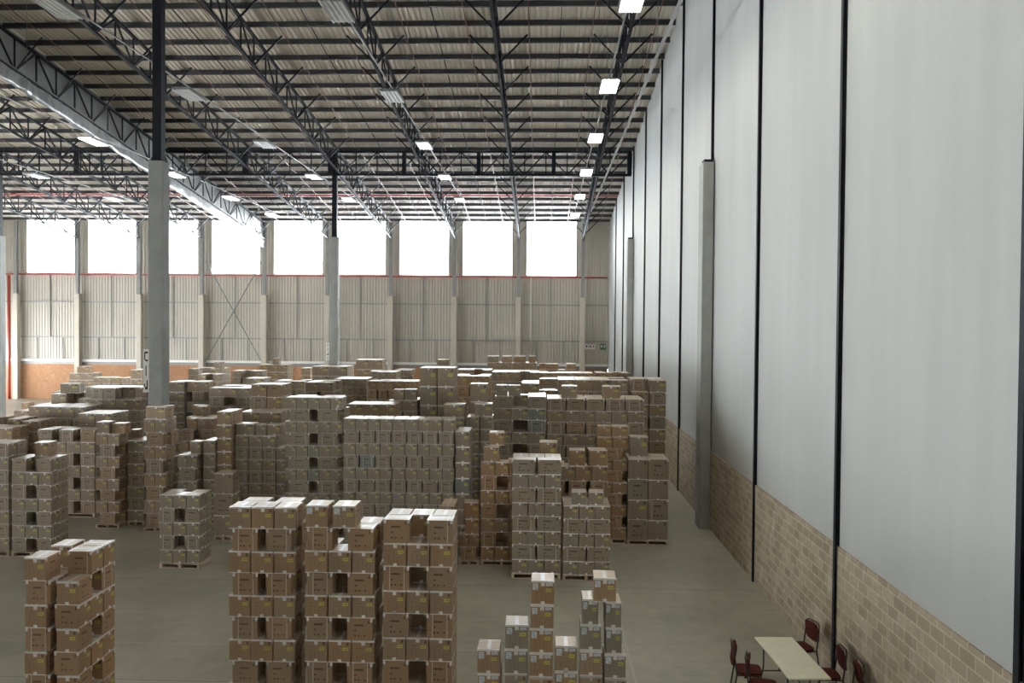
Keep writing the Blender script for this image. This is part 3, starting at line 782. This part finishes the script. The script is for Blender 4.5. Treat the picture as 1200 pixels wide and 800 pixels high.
def stack(name, x0, y0, wd, nx, L, H, n, rows, mode, tint, pal, extra):
    z0 = .14 if pal else 0.0
    Wd = wd / nx if mode != 'Q' else .345
    far = y0 > 27
    ph = PHRASE.get(name, 'rear stack')
    dep = {'Q': 1.05}.get(mode, rows * L if mode == 'C' else sum((L if r % 2 == 0 else Wd) for r in range(rows)))
    jit = .004
    def put_c(size, cx, cy, z, rz, k, r, i, cnt, lng):
        look = 'printed side out' if lng else 'sticker end out'
        pw = (row_word(r, rows) + ' ' + place(i, cnt)).strip()
        add(size, cx + rnd.uniform(-jit, jit), cy + rnd.uniform(-jit * 1.5, jit), z, rz + max(-.014, min(.014, rnd.gauss(0, .008))), min(1, max(0, tint + rnd.gauss(0, .07))), name,
            'brown carton, %s, %s, %s, %s' % (look, pw, layer_word(k), ph))
    for k in range(n):                       # k counts from the top
        z = z0 + (n - 1 - k) * H
        A = (k % 2 == 0) != (name in TOPB)
        if mode == 'C':
            for r in range(rows):
                for i in range(nx):
                    lng = (i + k) % 2 == 1 and abs(L - Wd) < .012
                    put_c((Wd, L, H), x0 + Wd * (i + .5), y0 + L * (r + .5), z, quarter(x0) if lng else 0, k, r, i, nx, lng)
            continue
        if mode == 'Q':
            S_ = .345; g_ = wd - S_ - L
            for r in range(3):
                if (k, r, 0) in DROP.get(name, ()): pass
                lx = x0 + (L / 2 if not A else wd - L / 2)
                if not (k == 0 and r == 0):
                    put_c((S_, L, H), lx, y0 + S_ * (r + .5) + .005 * r, z, PI / 2, k, r, 1 if A else 0, 2, True)
            for r in range(2):
                sx = x0 + (S_ / 2 if A else wd - S_ / 2)
                put_c((S_, L, H), sx, y0 + L / 2 + r * (3 * S_ - L + .01) - (.03 if r == 0 else 0), z, 0, k, r, 0 if A else 1, 2, False)
            continue
        y = y0
        ins = INSET.get(name, 0); nl = max(1, int((wd + .03) / L)); gap = (wd - 2 * ins - nl * L) / (nl - 1) if nl > 1 else 0
        for r in range(rows):
            short = (r % 2 == 0) == A
            if short:
                for i in range(nx):
                    if name in KEEP and k < 2 and (k, r, i) not in KEEP[name]: continue
                    if far and k == 0 and rnd.random() < .16: continue
                    dx = .06 * (i) if (name == 'F3' and k == 0) else 0
                    put_c((Wd, L, H), x0 + Wd * (i + .5) + dx, y + L / 2, z, (rnd.uniform(-.08, .08) if (name == 'F2' and k == 0 and r == 0) else 0), k, r, i, nx, False)
                y += L + .005
            else:
                for i in range(nl):
                    if name in KEEP and k < 2 and (k, r, i) not in KEEP[name]: continue
                    if far and k == 0 and rnd.random() < .16: continue
                    cx = x0 + ins + L / 2 + i * (L + gap) if nl > 1 else x0 + wd / 2
                    put_c((Wd, L, H), cx, y + Wd / 2, z, quarter(x0), k, r, i, nl, True)
                y += Wd + .005
    for q, (ex, ew, ez, dy) in enumerate(extra):
        pre = '' if len(extra) == 1 else (place(q, len(extra)) + ' ')
        hh = max(.22, min(ez - (z0 + n * H), .62)); zb = z0 + n * H
        if name == 'M8a' and q == 1: zb = extra[0][2]; hh = ez - zb
        if name == 'M8b' and q == 1: zb = extra[0][2]; hh = ez - zb
        if name == 'M8b' and q == 0: hh = ez - zb
        el = 'upper' if name in ('M8a', 'M8b') and q == 1 else ''
        dl = max(.34, min(.5, ew)) 
        add((ew, dl, hh), ex + ew / 2, y0 + dy + dl / 2, zb, rnd.gauss(0, .05), min(1, max(0, tint + rnd.uniform(-.2, .25))), name,
            ('loose brown carton resting on top, %s%s, %s' % (pre, el, ph)).replace(' ,', ','))
    if pal: pallet(x0, y0, wd, max(dep, .75), ph)

PAL = {}
def pallet(x, y, w, d, ph):
    e = empty('pallet', (x, y, 0)); tag(e, 'wooden pallet on the floor under the ' + ph, 'pallet', 'wooden pallets')
    m = MB(); nb = 6; bw = d / (nb * 1.35)
    for k in range(nb):
        yy = (d - bw) * k / (nb - 1); m.box((.002, yy, .112), (w - .002, yy + bw, .132))
    m.build('deck', M['wood'], e)
    for k in range(3):
        xx = .004 + (w - .078) * k / 2; MB().box((xx, 0, .02), (xx + .07, d, .112)).build('bearer', M['wood'], e)
    m = MB()
    for yy in (0, d / 2 - .05, d - .10): m.box((.002, yy, 0), (w - .002, yy + .10, .02))
    m.build('bottom_board', M['wood'], e)

for st in STACKS: stack(*st)

# stepped columns at bottom centre
F5 = [(-.885, .335, 5, .354, .8), (-.50, .345, 6, .355, .25), (-.135, .345, 8, .3456, .85), (.222, .33, 5, .368, .75), (.565, .335, 5, .356, .65), (.915, .32, 5, .347, .3)]
for ci, (x, w, n, h, tint) in enumerate(F5):
    for k in range(n):
        add((w, .39, h), x + w / 2 + rnd.uniform(-.008, .008), 11.5 + .195 + rnd.uniform(-.02, .005), .14 + (n - 1 - k) * h, rnd.gauss(0, .012), min(1, max(0, tint + rnd.uniform(-.12, .12))), 'F5',
            'brown carton, sticker end out, %s, %s column from left, bottom-centre row' % (layer_word(k), ORD[ci]))
        if ci < 4 and k >= n - 4:
            add((w, .39, h), x + w / 2, 11.5 + .60, .14 + (n - 1 - k) * h, rnd.gauss(0, .01), tint, 'F5', 'brown carton, rear of %s column, %s, bottom-centre row' % (ORD[ci], layer_word(k)))
for ci, (x, w, zb, h, lab) in enumerate([(.575, .31, 1.92, .36, 'lower slim'), (.60, .245, 2.28, .37, 'upper slim'), (.935, .245, 1.875, .365, 'lower narrow'), (.925, .245, 2.24, .37, 'upper narrow')]):
    add((w, .40, h), x + w / 2, 11.52 + .2, zb, 0, .25, 'F5', '%s grey carton in %s column from left, bottom-centre row' % (lab, 'fifth' if ci < 2 else 'sixth'))
add((.335, .40, .34), .76 + .16, 11.40 + .2, 2.65, -.03, .75, 'F5', 'brown carton bridging the two slim columns, bottom-centre row')
pallet(-.90, 11.5, 1.09, .82, 'left half of the stepped bottom-centre row'); pallet(.22, 11.5, 1.03, .82, 'right half of the stepped bottom-centre row')

# carton meshes
SHR = .019
def carton_geo(size, rz=0.0, loc=(0, 0, 0)):
    w, l, h = size[0] - SHR, size[1] - SHR, size[2] - .004
    c, s_ = math.cos(rz), math.sin(rz)
    P = [(-w / 2, -l / 2, 0), (w / 2, -l / 2, 0), (w / 2, l / 2, 0), (-w / 2, l / 2, 0), (-w / 2, -l / 2, h), (w / 2, -l / 2, h), (w / 2, l / 2, h), (-w / 2, l / 2, h)]
    V = [(loc[0] + c * x - s_ * y, loc[1] + s_ * x + c * y, loc[2] + z) for x, y, z in P]
    F = [(0, 1, 5, 4), (2, 3, 7, 6), (1, 2, 6, 5), (3, 0, 4, 7), (4, 5, 6, 7), (0, 3, 2, 1)]
    return V, F
MI = [0, 0, 1, 1, 2, 2]
UVQ = [(0, 0), (1, 0), (1, 1), (0, 1)]

# which cartons the lens sees, and how large
bv, bf = [], []
for cc in CARTONS:
    V, F = carton_geo(cc['size'], cc['rz'], cc['loc']); n = len(bv); bv += V; bf += [tuple(n + i for i in f) for f in F]
tree = BVHTree.FromPolygons([Vector(v) for v in bv], bf)
eye = Vector((0, 0, CAM_H)); hits = [0] * len(CARTONS)
for py in range(410, 800, 2):
    for px in range(0, 1200, 2):
        if px > 830: break
        d = r2 * ((px - 600) / FPX) - u2 * ((py - 400) / FPX) + fwd
        q = tree.ray_cast(eye, d.normalized(), 90)
        if q[2] is not None: hits[q[2] // 6] += 1
order = sorted(range(len(CARTONS)), key=lambda i: -hits[i])
SINGLE = set(order[:300])

MESH = {}
def body_mesh(size, tint):
    t = round(tint * 5) / 5; key = ('b', size, t)
    if key in MESH: return MESH[key]
    V, F = carton_geo(size)
    bm = bmesh.new(); vs = [bm.verts.new(v) for v in V]
    for f in F: bm.faces.new([vs[i] for i in f])
    bmesh.ops.bevel(bm, geom=bm.edges[:], offset=.007, segments=2, affect='EDGES', profile=.5)
    bm.normal_update()
    # gentle bulge and soft corners of a packed carton
    uv = bm.loops.layers.uv.new('UVMap')
    w, l, h = size[0] - SHR, size[1] - SHR, size[2] - .004
    for f in bm.faces:
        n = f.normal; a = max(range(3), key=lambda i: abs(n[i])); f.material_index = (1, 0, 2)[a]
        for lp in f.loops:
            c = lp.vert.co
            u = (c.x / w + .5 if n.y < 0 else .5 - c.x / w) if a == 1 else (c.y / l + .5 if n.x > 0 else .5 - c.y / l) if a == 0 else c.x / w + .5
            v = c.z / h if a != 2 else c.y / l + .5
            lp[uv].uv = (u, v)
    me = bpy.data.meshes.new('carton_body'); bm.to_mesh(me); bm.free()
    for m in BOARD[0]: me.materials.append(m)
    at = me.attributes.new('tint', 'FLOAT', 'FACE'); at.data.foreach_set('value', [t] * len(me.polygons))
    MESH[key] = me
    return me
def tape_mesh(size):
    key = ('t', size)
    if key not in MESH:
        w, l, h = (size[0] - SHR) / 2, (size[1] - SHR) / 2, size[2] - .004; m = MB(); e = .002
        m.box((-.028, -l - e, h), (.028, l + e, h + e))
        for s_ in (-1, 1):
            a, b = sorted((s_ * l, s_ * (l + e)))
            m.box((-.028, a, h - .075), (.028, b, h))
            m.box((-w - e, a, h - .024), (w + e, b, h + e)); m.box((-w, min(s_ * l, s_ * (l - .03)), h), (w, max(s_ * l, s_ * (l - .03)), h + e * .8))
            for q in (-1, 1):
                c, d = sorted((q * w, q * (w + e))); i, j = sorted((s_ * l, s_ * (l - .035)))
                m.box((c, i, h - .055), (d, j, h))
        MESH[key] = m.mesh('packing_tape', M['tape'])
    return MESH[key]
def base_tape_mesh(size):
    key = ('bt', size)
    if key not in MESH:
        w, l, h = (size[0] - SHR) / 2, (size[1] - SHR) / 2, size[2] - .004; m = MB(); e = .002
        m.box((-.028, -l - e, -.001), (.028, l + e, .0005))
        for s_ in (-1, 1):
            a, b = sorted((s_ * l, s_ * (l + e)))
            m.box((-w - e, a, 0), (w + e, b, .014)); m.box((-.028, a, 0), (.028, b, .05))
        MESH[key] = m.mesh('base_tape', M['tape'])
    return MESH[key]
def strap_mesh(size, f):
    key = ('s', size, f)
    if key not in MESH:
        w, l, h = (size[0] - SHR) / 2, size[1] - SHR, size[2] - .004; y = l * f; e = .003; m = MB()
        m.box((-w - e, y - .006, 0), (-w, y + .006, h)); m.box((w, y - .006, 0), (w + e, y + .006, h)); m.box((-w - e, y - .006, h), (w + e, y + .006, h + e))
        MESH[key] = m.mesh('strap', M['strap'])
    return MESH[key]
def label_mesh(size, kind):
    key = (kind, size)
    if key not in MESH:
        w, l, h = size[0] - SHR, (size[1] - SHR) / 2, size[2]; y = -l - .0015
        x0, x1, z0, z1 = {'y': (.13 * w, .38 * w, .54 * h, .67 * h), 'p': (-.44 * w, -.20 * w, .62 * h, .88 * h), 'q': (.14 * w, .42 * w, .78 * h, .90 * h), 'w': (.02 * w, .22 * w, .16 * h, .38 * h)}[kind]
        m = MB(); m.box((x0, y, z0), (x1, y + .002, z1)); me = m.mesh('sticker', M['sticker'] if kind == 'y' else M['paper'])
        uv = me.uv_layers.new(name='UVMap')
        for lp in me.loops:
            c = me.vertices[lp.vertex_index].co; uv.data[lp.index].uv = ((c.x - x0) / (x1 - x0), (c.z - z0) / (z1 - z0))
        MESH[key] = me
    return MESH[key]
GROUPN = lambda s: 'cartons of the ' + PHRASE.get(s, 'stepped bottom-centre row' if s == 'F5' else 'rear stacks')
for i in order[:300]:
    c = CARTONS[i]; sz = tuple(round(q, 4) for q in c['size'])
    detailed = hits[i] >= 26
    if not detailed:
        me = body_mesh(sz, c['tint']).copy()
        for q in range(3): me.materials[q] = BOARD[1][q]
    else: me = body_mesh(sz, c['tint'])
    o = put('carton', me, None, c['loc']); o.rotation_euler = (0, 0, c['rz'])
    tag(o, c['label'], 'carton', GROUPN(c['st']))
    if detailed:
        put('packing_tape', tape_mesh(sz), o); put('base_tape', base_tape_mesh(sz), o)
        if c['size'][1] < .6 or rnd.random() < .5: put('yellow_sticker', label_mesh(sz, 'y'), o)
        if rnd.random() < .45:
            put('strap', strap_mesh(sz, -.31), o)
            if rnd.random() < .6: put('strap', strap_mesh(sz, .26), o)
        if c['st'] == 'F5' or (c['st'] == 'F3' and 'top layer' in c['label']):
            put('white_sticker', label_mesh(sz, 'p'), o)
            if c['st'] == 'F5': put('white_sticker', label_mesh(sz, 'q'), o)
        if c['st'] == 'M5' and 'sticker end out' in c['label']: put('white_sticker', label_mesh(sz, 'w'), o)

# every carton beyond the three hundred largest: one mass
rest = [i for i in range(len(CARTONS)) if i not in SINGLE]
v, f, mi, tn = [], [], [], []
for i in rest:
    c = CARTONS[i]; V, F = carton_geo(c['size'], c['rz'], c['loc']); n = len(v); v += V
    for q, fc in enumerate(F): f.append(tuple(n + k for k in fc)); mi.append(MI[q]); tn.append(c['tint'])
me = bpy.data.meshes.new('carton_mass'); me.from_pydata(v, [], f)
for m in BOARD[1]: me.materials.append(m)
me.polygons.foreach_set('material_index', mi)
at = me.attributes.new('tint', 'FLOAT', 'FACE'); at.data.foreach_set('value', tn)
uv = me.uv_layers.new(name='UVMap'); buf = []
for _ in f:
    for q in UVQ: buf += q
uv.data.foreach_set('uv', buf); me.update()
o = put('carton_mass', me); tag(o, 'mass of stacked brown cartons filling the hall behind the front stacks', 'cartons', kind='stuff')
print('cartons', len(CARTONS), 'seen', sum(1 for h in hits if h), 'limit hits', hits[order[299]], 'detail', sum(1 for i in order[:300] if hits[i] >= 26))
